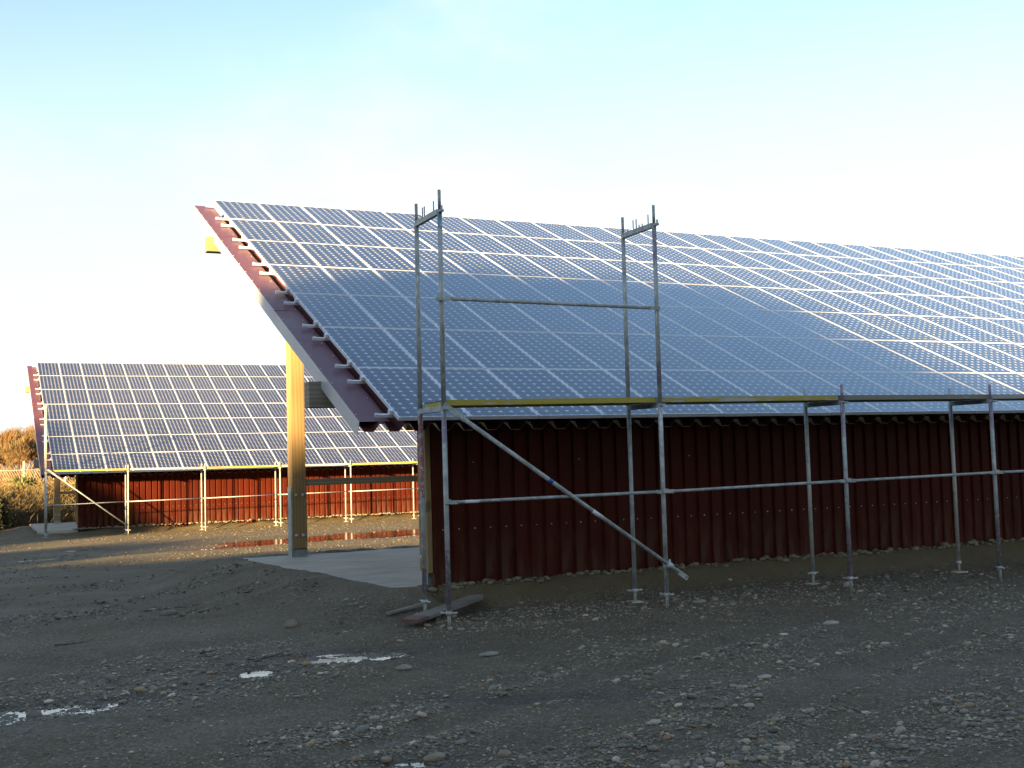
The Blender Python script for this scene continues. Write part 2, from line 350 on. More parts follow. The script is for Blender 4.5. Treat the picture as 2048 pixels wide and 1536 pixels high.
# fan-shaped sheet, fine where the yard is near, coarse out to the horizon
fa = math.atan2(fw.x, fw.y)
ang = np.concatenate([np.linspace(fa - R(30), fa + R(30), 470)[:-1], np.linspace(fa + R(30), fa + R(330), 90)])
rad = [0.6]
while rad[-1] < 2600: rad.append(rad[-1] * (1.0105 if 3 < rad[-1] < 60 else 1.06))
rad = np.array(rad); A_, R_ = np.meshgrid(ang[:-1], rad); na = len(ang) - 1; nr = len(rad)
U = CAM.x + np.sin(A_) * R_; Nn = CAM.y + np.cos(A_) * R_
Zg, sand_sunlit, bank, wet = height(U, Nn, masks=True)
V = np.stack([U.ravel(), Nn.ravel(), Zg.ravel()], 1)
ii, jj = np.meshgrid(np.arange(nr - 1), np.arange(na), indexing='ij'); j2 = (jj + 1) % na
F = np.stack([ii * na + jj, ii * na + j2, (ii + 1) * na + j2, (ii + 1) * na + jj], -1).reshape(-1, 4)[:, ::-1]
cpt = len(V); V = np.vstack([V, [[CAM.x, CAM.y, float(height(CAM.x, CAM.y))]]])
colg = np.stack([np.append(sand_sunlit.ravel() * 0.9, 0), np.append(bank.ravel(), 0), np.append(wet.ravel(), 0)], 1)
me = np_mesh('ground', V, F, GROUND, True, colg)
g = obj('ground', me); g['kind'] = 'structure'
lid = MB()
for j in range(na): lid.face([V[cpt], V[(j + 1) % na], V[j]])
gl = lid.mesh('ground_centre', GROUND)
go = obj('ground_patch', gl); go['kind'] = 'structure'
def gz(u, n): return float(height(np.array([u]), np.array([n]))[0])
# puddles: flat water sheets; the uneven ground cuts their outline
for i, (cx, cy, pa, pb, rr, dp, lv) in enumerate(PUDS[:9]):
    z = float(z0(cy)) - lv; mb = MB(); ring = []
    for k in range(40):
        t = 2 * math.pi * k / 40; x = math.cos(t) * pa * 2.3; y = math.sin(t) * pb * 2.3
        ring.append((cx + x * math.cos(rr) - y * math.sin(rr), cy + x * math.sin(rr) + y * math.cos(rr), z))
    mb.face(ring); o = mb.build('puddle', WATER); o['kind'] = 'structure'

# ------------------------------------------------------------------ sheds
SL = 0.421495; cS, sS = math.cos(SL), math.sin(SL); W = 0.82; H = 1.5583
def P(u, s, d, zb=2.081): return (u, s * cS - d * sS, zb + s * sS + d * cS)   # roof coordinates -> shed coordinates
MR = Matrix(((1, 0, 0, 0), (0, cS, -sS, 0), (0, sS, cS, 2.081), (0, 0, 0, 1)))  # x=u, y=s, z=d
# one solar panel: backsheet (the panel), frame, 72 cells
pw, ph, ft = 0.806, 1.543, 0.040
b = MB(); b.box(0.010, pw - 0.010, 0.010, ph - 0.010, -0.012, -0.0045); ME_BACK = b.mesh('solar_panel', BACK)
b = MB(); fwid = 0.0115
for x0_, x1_, y0_, y1_ in ((0, fwid, 0, ph), (pw - fwid, pw, 0, ph), (fwid, pw - fwid, 0, fwid), (fwid, pw - fwid, ph - fwid, ph)): b.box(x0_, x1_, y0_, y1_, -ft, 0)
ME_FRAME = b.mesh('frame', ALU)
b = MB(); cw, chh, ch = 0.1262, 0.1240, 0.0235
for i in range(6):
    for j in range(12):
        x = 0.0155 + 0.129 * i + 0.0015 + 0.001; y = 0.0155 + 0.1260 * j + 0.001
        b.face([(x + ch, y, -0.0035), (x + cw - ch, y, -0.0035), (x + cw, y + ch, -0.0035), (x + cw, y + chh - ch, -0.0035), (x + cw - ch, y + chh, -0.0035), (x + ch, y + chh, -0.0035), (x, y + chh - ch, -0.0035), (x, y + ch, -0.0035)])
ME_CELL = b.mesh('cells', CELL)
b = MB(); b.tube((0, 0, 0), (0, -0.022, 0), 0.022, n=10); b.tube((0, -0.020, 0), (0, -0.038, 0), 0.011, n=6); MEB = b.mesh('bolt', BOLT)
RIB = 0.1952
def clad_profile(n):
    pts = []
    for i in range(n):
        x = i * RIB; pts += [(x, 0.0), (x + 0.022, 0.0), (x + 0.040, -0.030), (x + 0.168, -0.030), (x + 0.186, 0.0)]
    pts += [(n * RIB, 0.0), (n * RIB + 0.022, 0.0), (n * RIB + 0.038, -0.027)]; return pts
def sheet_mesh(name, pts, t0, t1, place, mats, th=0.002, two=False):
    b = MB(); n = len(pts)
    for i in range(n - 1):
        (a0, c0), (a1, c1) = pts[i], pts[i + 1]
        b.face([place(a0, c0, t0), place(a1, c1, t0), place(a1, c1, t1), place(a0, c0, t1)], 0)
        b.face([place(a0, c0 + th, t1), place(a1, c1 + th, t1), place(a1, c1 + th, t0), place(a0, c0 + th, t0)], 1 if two else 0)
        b.face([place(a0, c0, t0), place(a0, c0 + th, t0), place(a1, c1 + th, t0), place(a1, c1, t0)], 1 if two else 0)
    return b.mesh(name, mats)
def wall_place(a, c, t): return (a, c, t)
SNUM = {}
def make_shed(label, loc, rz, ncols, nclad, corner, shed2=False):
    T = thing('solar_shed', label, 'building', loc, rz, 'open sheds with solar roofs')
    L = ncols * W
    # floor slab
    b = MB(); q = [(0.10, 0.86), (L + 0.3, 0.86), (L + 0.3, 6.55), (-0.52, 6.55)] if not shed2 else [(-0.42, 0.86), (L + 0.3, 0.86), (L + 0.3, 6.55), (-0.42, 6.55)]
    b.prism(q, -0.25, 0.22, lambda a, c, t: (a, c, t)); b.build('floor_slab', CONC, T, bevel=0.01)
    # posts at the back row, with steel shoes and bolts
    x = 0.385
    k = 0
    while x < L:
        b = MB(); b.box(x, x + 0.215, 6.0, 6.26, 0.345, 3.1 + 2.081 - 0.431 - 1.65 + 1.62); 
        zt = 2.081 + 6.0 / cS * sS * 1.0 - 0.60
        b = MB(); b.box(x, x + 0.215, 6.0, 6.26, 0.345, zt); p = b.build('post', WOODZ, T, bevel=0.006)
        b = MB(); b.box(x - 0.012, x - 0.002, 6.02, 6.24, 0.22, 1.28); b.box(x + 0.217, x + 0.227, 6.02, 6.24, 0.22, 1.28)
        b.box(x - 0.002, x + 0.217, 6.03, 6.23, 0.22, 0.335); b.build('steel_shoe', STEEL, p)
        for zz in (0.55, 1.16):
            for xx in (x + 0.055, x + 0.160):
                o = obj('bolt', MEB, p); o.location = (xx, 6.0, zz)
        x += 4.9; k += 1
    # front posts behind the cladding
    x = corner + 0.0
    while x < L:
        zt = 2.081 + 1.1 * sS / cS - 0.50
        b = MB(); b.box(x - 0.035, x + 0.165, 0.93, 1.17, 0.38, zt); p = b.build('post', WOODZ, T, bevel=0.006)
        b = MB(); b.box(x - 0.02, x + 0.15, 0.96, 1.14, 0.22, 0.375); b.build('steel_shoe', STEEL, p)
        for zz in (0.55, 1.16):
            o = obj('bolt', MEB, p); o.location = (x - 0.035, 1.05, zz); o.rotation_euler = (0, 0, -math.pi / 2)
        x += 4.9
    b = MB(); b.box(corner - 0.075, corner - 0.008, 0.815, 0.925, 0.38, 2.081 + 0.8 * sS / cS - 0.30); b.build('corner_batten', WOODZ, T, bevel=0.004)
    # girt between the rear posts
    b = MB(); b.box(0.604, L, 6.03, 6.09, 1.295, 1.395); b.build('girt', WOODR, T, bevel=0.004)
    b = MB()
    for zz in (0.75, 1.55): b.box(corner + 0.16, L, 0.835, 0.90, zz, zz + 0.08)
    b.build('wall_batten', WOODX, T)
    # wall plate, rafters, purlins
    x = 0.385
    while x < L:
        b = MB(); b.box(x + 0.02, x + 0.20, 0.80, 10.0, -0.475, -0.185, M=MR); b.build('rafter', WOODX, T)
        x += 4.9
    for (y0_, w_, ze, he, ue, mt) in ((1.60, 0.20, 2.575, 0.30, -0.52, WOODG), (7.93, 0.20, 5.455, 0.25, -0.50, WOODX)):
        b = MB(); b.box(ue, L + 0.4, y0_, y0_ + w_, ze - he, ze - 0.0); b.build('purlin', mt, T, bevel=0.006)
    # roof sheeting: deep trapezoid profile, beige primer beneath
    CR = -0.104
    def prof(n):
        q = []
        for i in range(n):
            c = 0.14 + i * 0.28   # crest centre
            q += [(c - 0.030, CR), (c + 0.030, CR), (c + 0.086, CR - 0.085), (c + 0.194, CR - 0.085)]
        q.append((c + 0.25, CR)); return q
    rs = sheet_mesh('roof_sheet', prof(4), 0.10, 10.35, lambda a, c, t: tuple(MR @ Vector((a, t, c))), [SHEET, SHEETB], -0.0025, True)
    nsh = int((L + 0.4) / 1.12) + 1
    for i in range(-1, nsh):
        o = obj('roof_sheet', rs, T)
        if i == -1: o.data = sheet_mesh('roof_sheet', [(-0.366, CR - 0.036), (-0.334, CR - 0.085), (-0.226, CR - 0.085), (-0.17, CR), (-0.11, CR), (-0.054, CR - 0.085), (0.054, CR - 0.085), (0.11, CR)], 0.10, 10.35, lambda a, c, t: tuple(MR @ Vector((a, t, c))), [SHEET, SHEETB], -0.0025, True)
        else: o.location = (i * 1.12, 0, 0)
    # verge flashing in lapped lengths
    cuts = [0.165, 4.15, 8.40, 10.76]
    for i in range(3):
        s0, s1 = cuts[i], cuts[i + 1] + (0.04 if i < 2 else 0); dd = 0.0035 * (i + 1) - 0.106
        b = MB()
        b.box(-0.372, -0.035 - 0.012 * (i % 2), s0, s1, dd - 0.002, dd, 0, MR)
        o = b.build('flashing', FLASH, T)
        b = MB(); b.box(-0.376 + 0.0006 * i, -0.3725 + 0.0006 * i, s0, s1, dd - 0.175, dd, 0, MR); b.build('flashing_edge', FLASHE, o)
    b = MB()
    for k in range(22):
        s = 0.35 + k * 0.48
        for uu in (-0.355, -0.075 - 0.012 * (k % 2)):
            c = MR @ Vector((uu, s, -0.096)); n_ = MR.to_3x3() @ Vector((0, 0, 1)); b.tube(c - n_ * 0.008, c + n_ * 0.004, 0.0075, n=6)
    b.build('screws', SCREW, T, kind='stuff')
    # mounting rails with clamps
    ra = MB(); ra.box(-0.19, L + 0.1, -0.016, 0.016, -0.078, -0.046, 0, Matrix.Rotation(SL, 4, 'X')); ra.box(-0.192, -0.150, -0.006, 0.006, -0.0405, -0.035, 0, Matrix.Rotation(SL, 4, 'X'))
    rm = ra.mesh('rail', ALU)
    svals = []
    for r_ in range(7):
        for off in (0.228, 1.262): svals.append(r_ * H + off)
    for s in svals:
        o = obj('rail', rm, T); o.location = (0, s * cS, 2.081 + s * sS)
    b = MB()
    for s in svals:
        b.box(-0.042, -0.008, s - 0.03, s + 0.03, -0.045, 0.004, 0, MR)
        for i in range(1, ncols): b.box(i * W - 0.017, i * W + 0.003, s - 0.025, s + 0.025, -0.02, 0.003, 0, MR)
    b.build('clamps', ALU, T, kind='stuff')
    # solar panels
    for r_ in range(7):
        for i in range(ncols):
            o = D.objects.new('solar_panel', ME_BACK); COL.objects.link(o); o.parent = T
            jit = lambda a: random.uniform(-a, a)
            o.matrix_local = MR @ Matrix.Translation((i * W + 0.0, r_ * H + 0.028 + jit(0.0015), jit(0.0012))) @ Matrix.Rotation(jit(0.0022), 4, 'X') @ Matrix.Rotation(jit(0.0022), 4, 'Y')
            f = D.objects.new('frame', ME_FRAME); COL.objects.link(f); f.parent = o
            c = D.objects.new('cells', ME_CELL); COL.objects.link(c); c.parent = o; c['kind'] = 'stuff'
    # wall cladding sheets, five ribs each
    ztop = 2.081 + 0.80 * sS / cS - 0.19
    cm = sheet_mesh('cladding_sheet', clad_profile(5), 0.0, ztop, wall_place, [CLAD], 0.0015)
    for i in range(nclad):
        o = obj('cladding_sheet', cm, T); o.location = (corner + i * RIB * 5, 0.812 + (0.0022 if i % 2 else 0), 0)
    b = MB()
    b.box(corner - 0.004, corner + 0.045, 0.777, 0.779, 0.12, ztop); b.box(corner - 0.006, corner - 0.004, 0.777, 0.86, 0.12, ztop); b.build('corner_trim', CLAD, T)
    b = MB()
    for i in range(nclad * 5):
        xx = corner + i * RIB + 0.105
        for zz in (0.855 - 0.0,) + ((1.60,) if i in (2, 9, 17) else ()):
            b.tube((xx, 0.783, zz), (xx, 0.776, zz), 0.007, n=6)
    b.build('screws', SCREW, T, kind='stuff')
    # eave trim board under the sheet ends, dark
    return T
make_shed('near open shed whose solar panel roof fills the right, shaded maroon wall', (0, 0, 0), 0, 30, 24, 0.655)
make_shed('far shed with sunlit red wall and solar panel roof behind the timber post', SH2['loc'], SH2['rz'], 19, 15, 0.80, True)

# ------------------------------------------------------------------ scaffolds
DK_Y = mat_deck('yellow_deck_paint', (0.33, 0.27, 0.03), 0.56); DK_YW = mat_deck('yellow_deck_worn', (0.31, 0.26, 0.04), 0.50)
DK_G = mat_deck('bare_deck_brown', (0.17, 0.155, 0.115), 0.66); DK_G2 = mat_deck('bare_deck_grey', (0.25, 0.26, 0.24), 0.6)
DK_W = mat_deck('pale_deck', (0.45, 0.42, 0.34), 0.6)
DKU = mat_simple('deck_underside', (0.06, 0.05, 0.035), 0.8)
BRZ = POLES[1]; BLUE_TAPE = mat_simple('blue_tape', (0.03, 0.08, 0.35), 0.5); STICK = mat_simple('paper_sticker', (0.6, 0.62, 0.62), 0.5, 0, 0.1)
NUT = mat_simple('jack_nut_iron', (0.42, 0.43, 0.42), 0.5, 0.1); JACK = mat_simple('jack_spindle', (0.40, 0.40, 0.34), 0.55, 0.2)
PLW = mat_simple('bright_plate', (0.50, 0.47, 0.38), 0.5)
def base_jack(T, x, y, ztop, zplate, gnd, visible=True):
    b = MB(); b.tube((x, y, min(gnd, zplate)), (x, y, ztop + 0.05), 0.017, n=10); j = b.build('base_jack', JACK, T)
    b = MB(); b.tube((x, y, ztop - 0.035), (x, y, ztop + 0.002), 0.033, n=12)
    a = random.uniform(0, 3.14); dx, dy = math.cos(a) * 0.085, math.sin(a) * 0.085
    for s in (1, -1): b.tube((x + dx * 0.3 * s, y + dy * 0.3 * s, ztop - 0.018), (x + dx * s, y + dy * s, ztop - 0.012), 0.010, n=8)
    b.build('jack_nut', NUT, j)
    M = Matrix.Translation((x, y, zplate)) @ Matrix.Rotation(random.uniform(-0.3, 0.3), 4, 'Z') @ Matrix.Rotation(random.uniform(-0.05, 0.05), 4, 'X')
    b = MB(); b.box(-0.075, 0.075, -0.075, 0.075, -0.004, 0.004, 0, M); b.build('base_plate', PLW, j)
def scaffold(label, loc, rz, xs, yo, yi, zd, g_out, g_in, tall, decks, mats, zrail, brace, hi_rail=None, near=True):
    T = thing('scaffold', label, 'scaffold', loc, rz, 'scaffolds along the eaves')
    r0 = 0.0245
    for i, x in enumerate(xs):
        for side, y, gset in (('o', yo, g_out), ('i', yi, g_in)):
            m = mats.get((i, side), POLES[(i + (side == 'i')) % 3]); zb = gset[i] + 0.15
            sw = random.uniform(-0.012, 0.012); zt = zd[i] - 0.03
            b = MB(); b.tube((x - sw * 0.5, y, zb), (x, y, zt), r0)
            if i not in tall: b.tube((x, y, zt), (x, y, zt + 0.19), 0.0165)
            b.build('pole', m, T)
            base_jack(T, x - sw * 0.5, y, zb, gset[i] + (0.01 if side == 'i' else -0.02), gset[i])
            if i in tall:
                b = MB(); b.tube((x, y, zt + 0.002), (x + 0.006, y, zt + 1.94), r0); b.tube((x + 0.006, y, zt + 1.94), (x + 0.006, y, zt + 2.145), 0.0165); b.build('pole', m, T)
        # transom under the deck and, on tall frames, at the top with toe pins
        levels = [zd[i] - 0.075] + ([zd[i] - 0.03 + 1.90] if i in tall else [])
        for k, zt in enumerate(levels):
            b = MB(); b.box(x - 0.022, x + 0.022, yo + 0.02, yi - 0.02, zt, zt + 0.055)
            b.box(x - 0.02, x + 0.02, yo - 0.085, yo - 0.02, zt + 0.012, zt + 0.036)
            if k == 1:
                fr = ((0.30, .11), (0.385, .11), (0.78, .11)) if i == 0 else ((0.18, .03), (0.36, .11), (0.46, .11), (0.55, .035), (0.65, .035), (0.84, .11))
                for f_, h_ in fr:
                    y = yi + (yo - yi) * f_; b.tube((x, y, zt + 0.055), (x, y, zt + 0.055 + h_), 0.0075, n=8)
                b.box(x - 0.006, x + 0.006, yo - 0.085, yo - 0.06, zt + 0.036, zt + 0.075)
            b.build('transom', POLES[0] if k else POLES[2], T, bevel=0.004 if near else 0)
    for i in range(len(xs) - 1):
        x0_, x1_ = xs[i] + 0.03, xs[i + 1] - 0.03
        mat = decks[i % len(decks)]
        b = MB()
        zA, zB = zd[i], zd[i + 1]
        ang_ = math.atan2(zB - zA, x1_ - x0_); M = Matrix.Translation((x0_, 0, zA)) @ Matrix.Rotation(-ang_, 4, 'Y'); Ln = x1_ - x0_
        nb = 2; wy = (yi - yo - 0.06) / nb
        for q in range(nb):
            ya = yo + 0.03 + q * wy; yb = ya + wy - 0.012
            b = MB(); b.box(0, Ln, ya, ya + 0.006, -0.018, 0.038, 0, M); b.box(0, Ln, yb - 0.006, yb, -0.018, 0.038, 0, M)
            b.box(0, Ln, ya + 0.006, yb - 0.006, 0.026, 0.037, 1, M)
            for t in np.linspace(0.25, Ln - 0.25, 6): b.box(t - 0.02, t + 0.02, ya + 0.006, yb - 0.006, -0.005, 0.026, 1, M)
            b.box(0.0, 0.006, ya + 0.007, yb - 0.007, -0.018, 0.025, 0, M); b.box(Ln - 0.006, Ln, ya + 0.007, yb - 0.007, -0.018, 0.025, 0, M)
            b.build('platform', [mat, DKU], T)
        b = MB(); yr = yo - 0.038
        for (z_a, z_b) in [(zrail[i], zrail[i + 1])]:
            b.tube((xs[i] + 0.11, yr, z_a), (xs[i + 1] - 0.11, yr, z_b), 0.0165)
            b.box(xs[i] + 0.005, xs[i] + 0.115, yr - 0.004, yr + 0.004, z_a - 0.019, z_a + 0.019); b.box(xs[i + 1] - 0.115, xs[i + 1] - 0.005, yr - 0.004, yr + 0.004, z_b - 0.019, z_b + 0.019)
        b.build('guard_rail', POLES[i % 3], T)
        b = MB(); b.box(xs[i] - 0.03, xs[i] + 0.03, yo - 0.055, yo - 0.022, zrail[i] - 0.012, zrail[i] + 0.03); b.build('rail_lug', POLES[2], T)
    if hi_rail:
        i0, za, zb = hi_rail; yr = yo - 0.038; b = MB()
        b.tube((xs[i0] + 0.11, yr, za), (xs[i0 + 1] - 0.12, yr, zb), 0.0185)
        b.box(xs[i0] - 0.045, xs[i0] + 0.115, yr - 0.004, yr + 0.005, za - 0.02, za + 0.02); b.box(xs[i0 + 1] - 0.125, xs[i0 + 1] + 0.02, yr - 0.004, yr + 0.005, zb - 0.02, zb + 0.02)
        b.tube((xs[i0] - 0.05, yr + 0.01, za + 0.0), (xs[i0] - 0.03, yr + 0.045, za), 0.02, n=8)
        b.build('guard_rail', POLES[1], T)
    # diagonal brace
    x0_, z0_, x1_, z1_ = brace; yr = yo - 0.062; d = Vector((x1_ - x0_, 0, z1_ - z0_)).normalized()
    a = Vector((x0_, yr, z0_)); e = Vector((x1_, yr, z1_)); b = MB(); b.tube(a + d * 0.17, e - d * 0.13, 0.0215)
    br = b.build('diagonal_brace', POLES[1], T)
    M = Matrix.Translation(a) @ Matrix.Rotation(-math.atan2(d.z, d.x), 4, 'Y')
    b = MB(); b.box(-0.03, 0.18, -0.005, 0.005, -0.030, 0.030, 0, M); b.box(0.16, 0.24, -0.012, 0.012, -0.027, 0.027, 0, M); b.build('brace_plate', POLES[2], br, bevel=0.004)
    if near:
        M2 = Matrix.Translation(e) @ Matrix.Rotation(-math.atan2(d.z, d.x), 4, 'Y')
        b = MB(); b.box(-0.16, -0.02, -0.005, 0.005, -0.026, 0.026, 0, M2); b.box(-0.03, 0.0, -0.005, 0.005, 0.012, 0.026, 0, M2); b.box(-0.03, 0.0, -0.005, 0.005, -0.026, -0.012, 0, M2)
        b.box(-0.002, 0.012, -0.005, 0.005, -0.024, 0.024, 0, M2); b.build('brace_end', POLES[2], br, bevel=0.003)
        zc = z0_ + (z1_ - z0_) * (xs[1] - x0_) / (x1_ - x0_)
        b = MB(); c = Vector((xs[1] + 0.01, yr, zc)); b.tube(c - d * 0.035, c + d * 0.035, 0.032, n=12); b.tube((xs[1], yr + 0.06, zc - 0.03), (xs[1], yr + 0.06, zc + 0.035), 0.033, n=12)
        b.tube(c + Vector((0, 0, 0.028)) , c + Vector((0.02, 0.03, 0.05)), 0.012, n=8); b.build('coupler', NUT, br)
        mid = a + d * 1.32; b = MB(); b.tube(mid, mid + d * 0.055, 0.0222); b.build('blue_tape', BLUE_TAPE, br)
        mid = a + d * 1.92; b = MB(); b.tube(mid, mid + d * 0.13, 0.0222); b.build('sticker', STICK, br)
        b = MB(); b.tube((xs[2] + 0.0015, yo, 1.98), (xs[2] + 0.0012, yo, 2.06), 0.0243); b.build('sticker', STICK, T)
        s = Vector((xs[0] + 0.33, yo - 0.038, zrail[0])); b = MB(); b.tube(s - Vector((0.15, 0, 0)), s, 0.0172); b.build('sticker', STICK, T)
    return T
NX = [0.165, 2.652, 5.15, 7.53, 10.02, 12.5, 15.0, 17.5]
GO = [gz(x, -0.82) for x in NX]; GI = [gz(x, -0.17) for x in NX]
scaffold('near steel scaffold with raised end frames and yellow walkway before the shaded maroon wall', (0, 0, 0), 0, NX, -0.82, -0.17,
         [2.185, 2.205, 2.22, 2.225, 2.235, 2.24, 2.245, 2.25], GO, GI, (0, 1), [DK_Y, DK_YW, DK_G, DK_G2, DK_G],
         {(0, 'i'): POLE_RED, (0, 'o'): POLE_PUR, (1, 'o'): POLE_PUR2, (2, 'o'): POLE_PUR3, (3, 'o'): POLE_PUR3, (2, 'i'): POLE_DIRTY, (3, 'i'): POLE_DIRTY},
         [1.224, 1.235, 1.262, 1.285, 1.29, 1.3, 1.3, 1.3], (0.165, 2.155, 2.872, 0.312), (0, 3.214, 3.195))
c2, s2 = math.cos(SH2['rz']), math.sin(SH2['rz'])
def g2(x, y): return gz(SH2['loc'][0] + x * c2 - y * s2, SH2['loc'][1] + x * s2 + y * c2) - SH2['loc'][2]
FX = [-0.275, 2.185, 4.63, 7.155, 9.67, 12.25, 14.75]
scaffold('far scaffold in low sunlight along the eaves of the red walled shed', SH2['loc'], SH2['rz'], FX, -0.82, -0.17,
         [2.165, 2.15, 2.125, 2.12, 2.11, 2.105, 2.10], [g2(x, -0.82) for x in FX], [g2(x, -0.17) for x in FX], (0,), [DK_Y, DK_W, DK_Y, DK_W, DK_Y],
         {}, [1.10, 1.12, 1.13, 1.15, 1.16, 1.17, 1.17], (-0.22, 2.20, 2.20, 0.30), None, near=False)

# ------------------------------------------------------------------ loose things on the ground
def rock_mesh(name, r, sx, sy, sz, seed, mat):
    rr = np.random.default_rng(seed)
    import bmesh
    bm = bmesh.new(); bmesh.ops.create_icosphere(bm, subdivisions=3, radius=1)
    ph = rr.random(9) * 6.28
    for v in bm.verts:
        c = v.co; k = 1 + 0.10 * math.sin(c.x * 2.3 + ph[0]) + 0.10 * math.sin(c.y * 2.9 + ph[1]) + 0.08 * math.sin(c.z * 3.1 + ph[2]) + 0.04 * math.sin(c.x * 6 + c.y * 5 + ph[3]) + 0.03 * math.sin(c.y * 9 - c.z * 8 + ph[4])
        v.co = Vector((c.x * sx, c.y * sy, c.z * sz)) * r * k
    me = D.meshes.new(name); bm.to_mesh(me); bm.free(); me.materials.append(mat)
    me.polygons.foreach_set('use_smooth', [True] * len(me.polygons)); return me
def mat_stone(c): 
    m = NT('stone'); n = m.noise(m.coord(), 14, 6, 0.65); n2 = m.noise(m.coord(), 60, 3)
    base = m.mix(m.rng(n2, 0.55, 0.7, 0, 0.4), m.ramp(n, [(0.3, tuple(a * 0.7 for a in c)), (0.7, tuple(a * 1.2 for a in c))]), tuple(a * 0.4 for a in c))
    m.set(Base_Color=base, Roughness=0.7); m.bump(n, 0.4, 0.01); return m.mat
ST = [mat_stone((0.24, 0.21, 0.165)), mat_stone((0.22, 0.175, 0.11)), mat_stone((0.34, 0.30, 0.24)), mat_stone((0.15, 0.13, 0.10))]
STONES = [  # x, y, r, (sx, sy, sz), mat, label
    (-3.60, -2.60, 0.050, (1, .8, .95), 3, 'dark rock standing up in the puddle at the lower left edge'),
    (-1.66, -5.09, 0.060, (1.2, .8, .38), 1, 'long flat tan stone at the bottom, right of the small bottom puddle'),
    (-1.30, -5.25, 0.038, (1.1, .9, .62), 1, 'rounded brown stone at the bottom, second to the right of the bottom puddle'),
    (-0.93, -2.60, 0.052, (1.2, .9, .50), 0, 'flat grey stone at the right end of the bright middle puddle'),
    (0.56, -5.00, 0.034, (1.0, .8, .62), 2, 'pale rounded stone alone on smooth grit, lower of a close pair right of centre'),
    (0.77, -4.83, 0.032, (1.1, .8, .60), 0, 'pointed pale stone just behind a rounded one on smooth grit right of centre'),
    (1.18, -4.36, 0.036, (1.4, .9, .55), 2, 'broad pale stone at the front of the gravel band right of centre'),
    (3.26, -2.66, 0.055, (1.4, .8, .42), 2, 'lumpy white stone halfway between third scaffold pole and the yard front'),
    (3.06, -0.80, 0.060, (1.5, 1, .55), 0, 'large tan cobble right of the second scaffold frame foot'),
    (3.33, -0.72, 0.050, (1, .9, .62), 1, 'rounded cobble right of the second scaffold frame, right one of two'),
    (-2.02, 2.20, 0.085, (1.2, .9, .42), 3, 'flat angular stone alone on the shaded yard left of the slab'),
    (-1.09, 0.30, 0.060, (1.1, .9, .75), 1, 'light chunky stone on the yard in front of the concrete slab'),
    (-1.915, -5.03, 0.028, (1.3, 1, .6), 1, 'small brown stone touching the left side of the bottom puddle'),
    (-0.11, -2.37, 0.065, (1.3, .7, .35), 0, 'long low grey stone in front of the board'),
    (5.30, -0.62, 0.060, (1, .8, .7), 2, 'white chunky stone between the feet of the third scaffold frame')]
for i, (x, y, r, sc, mi, lab) in enumerate(STONES):
    o = obj('stone', rock_mesh('stone', r, *sc, 100 + i, ST[mi]), None, (x, y, gz(x, y) + r * sc[2] * 0.45)); o.rotation_euler = (0, 0, random.uniform(-0.5, 0.5))
    o['label'] = lab; o['category'] = 'stone'; o['group'] = 'larger stones lying in the gravel'
# weathered board lying by the first scaffold frame
BOARD = mat_wood('weathered_board', (0.15, 0.125, 0.105), (0.23, 0.20, 0.17), 'X', 0.75); BEND = mat_simple('red_painted_end', (0.12, 0.062, 0.045), 0.7)
def board(name, p0, p1, wd, th, mat, label, endm=None):
    p0 = Vector(p0); p1 = Vector(p1); d = (p1 - p0); L = d.length; T = thing(name, label, 'board', p0, 0)
    yaw = math.atan2(d.y, d.x); pit = -math.atan2(d.z, math.hypot(d.x, d.y)); M = Matrix.Rotation(yaw, 4, 'Z') @ Matrix.Rotation(pit, 4, 'Y')
    b = MB(); k = 14
    for i in range(k):
        xa, xb = L * i / k, L * (i + 1) / k
        wa = wd / 2 * (1 - 0.05 * math.sin(i * 1.3)); wb = wd / 2 * (1 - 0.05 * math.sin((i + 1) * 1.3))
        if i == k - 1: wb *= 0.45
        q = [(xa, -wa, 0), (xb, -wb, 0), (xb, wb, 0), (xa, wa, 0), (xa, -wa, th), (xb, -wb, th), (xb, wb, th), (xa, wa, th)]
        q = [tuple(M @ Vector(v)) for v in q]; s_ = 1 if (endm and i < 2) else 0
        fs = [(0, 3, 2, 1), (4, 5, 6, 7), (0, 1, 5, 4), (2, 3, 7, 6)] + ([(0, 4, 7, 3)] if i == 0 else []) + ([(1, 2, 6, 5)] if i == k - 1 else [])
        for f in fs: b.face([q[j] for j in f], s_)
    b.build('plank', [mat, endm or mat], T, bevel=0.003); return T
board('wooden_board', (-0.165, -0.62, gz(-0.1, -0.6) + 0.045), (1.02, 0.40, gz(1.0, 0.40) + 0.05), 0.19, 0.035, BOARD, 'weathered brown board with a reddish end lying under the first scaffold frame', BEND)
board('wooden_offcut', (-0.20, -0.06, gz(-0.2, -0.1) + 0.03), (0.22, 0.0, gz(0.2, 0) + 0.045), 0.07, 0.02, BOARD, 'short pale strip of wood beside the first inner scaffold foot')
# twigs
TW = mat_simple('twig_bark', (0.035, 0.028, 0.02), 0.8)
for i, (x, y, a, L, lab) in enumerate(((-1.9, -1.45, 0.1, 0.5, 'thin dark twig on the wet gravel above the middle puddle'), (-2.2, -0.9, 0.5, 0.35, 'short dark twig on the bare yard further back than the puddle'), (-3.3, 0.4, 0.25, 0.5, 'dark curved twig on the yard at the left edge'))):
    b = MB(); p = None
    for k in range(7):
        t = k / 6; q = Vector((x + math.cos(a + 0.4 * t) * L * t, y + math.sin(a + 0.4 * t) * L * t, 0)); q.z = gz(q.x, q.y) + 0.012
        if p is not None: b.tube(p, q, 0.006 * (1.2 - t), 0.006 * (1.1 - t), n=6)
        p = q
    o = b.build('twig', TW); o['label'] = lab; o['category'] = 'twig'; o['group'] = 'twigs on the yard'

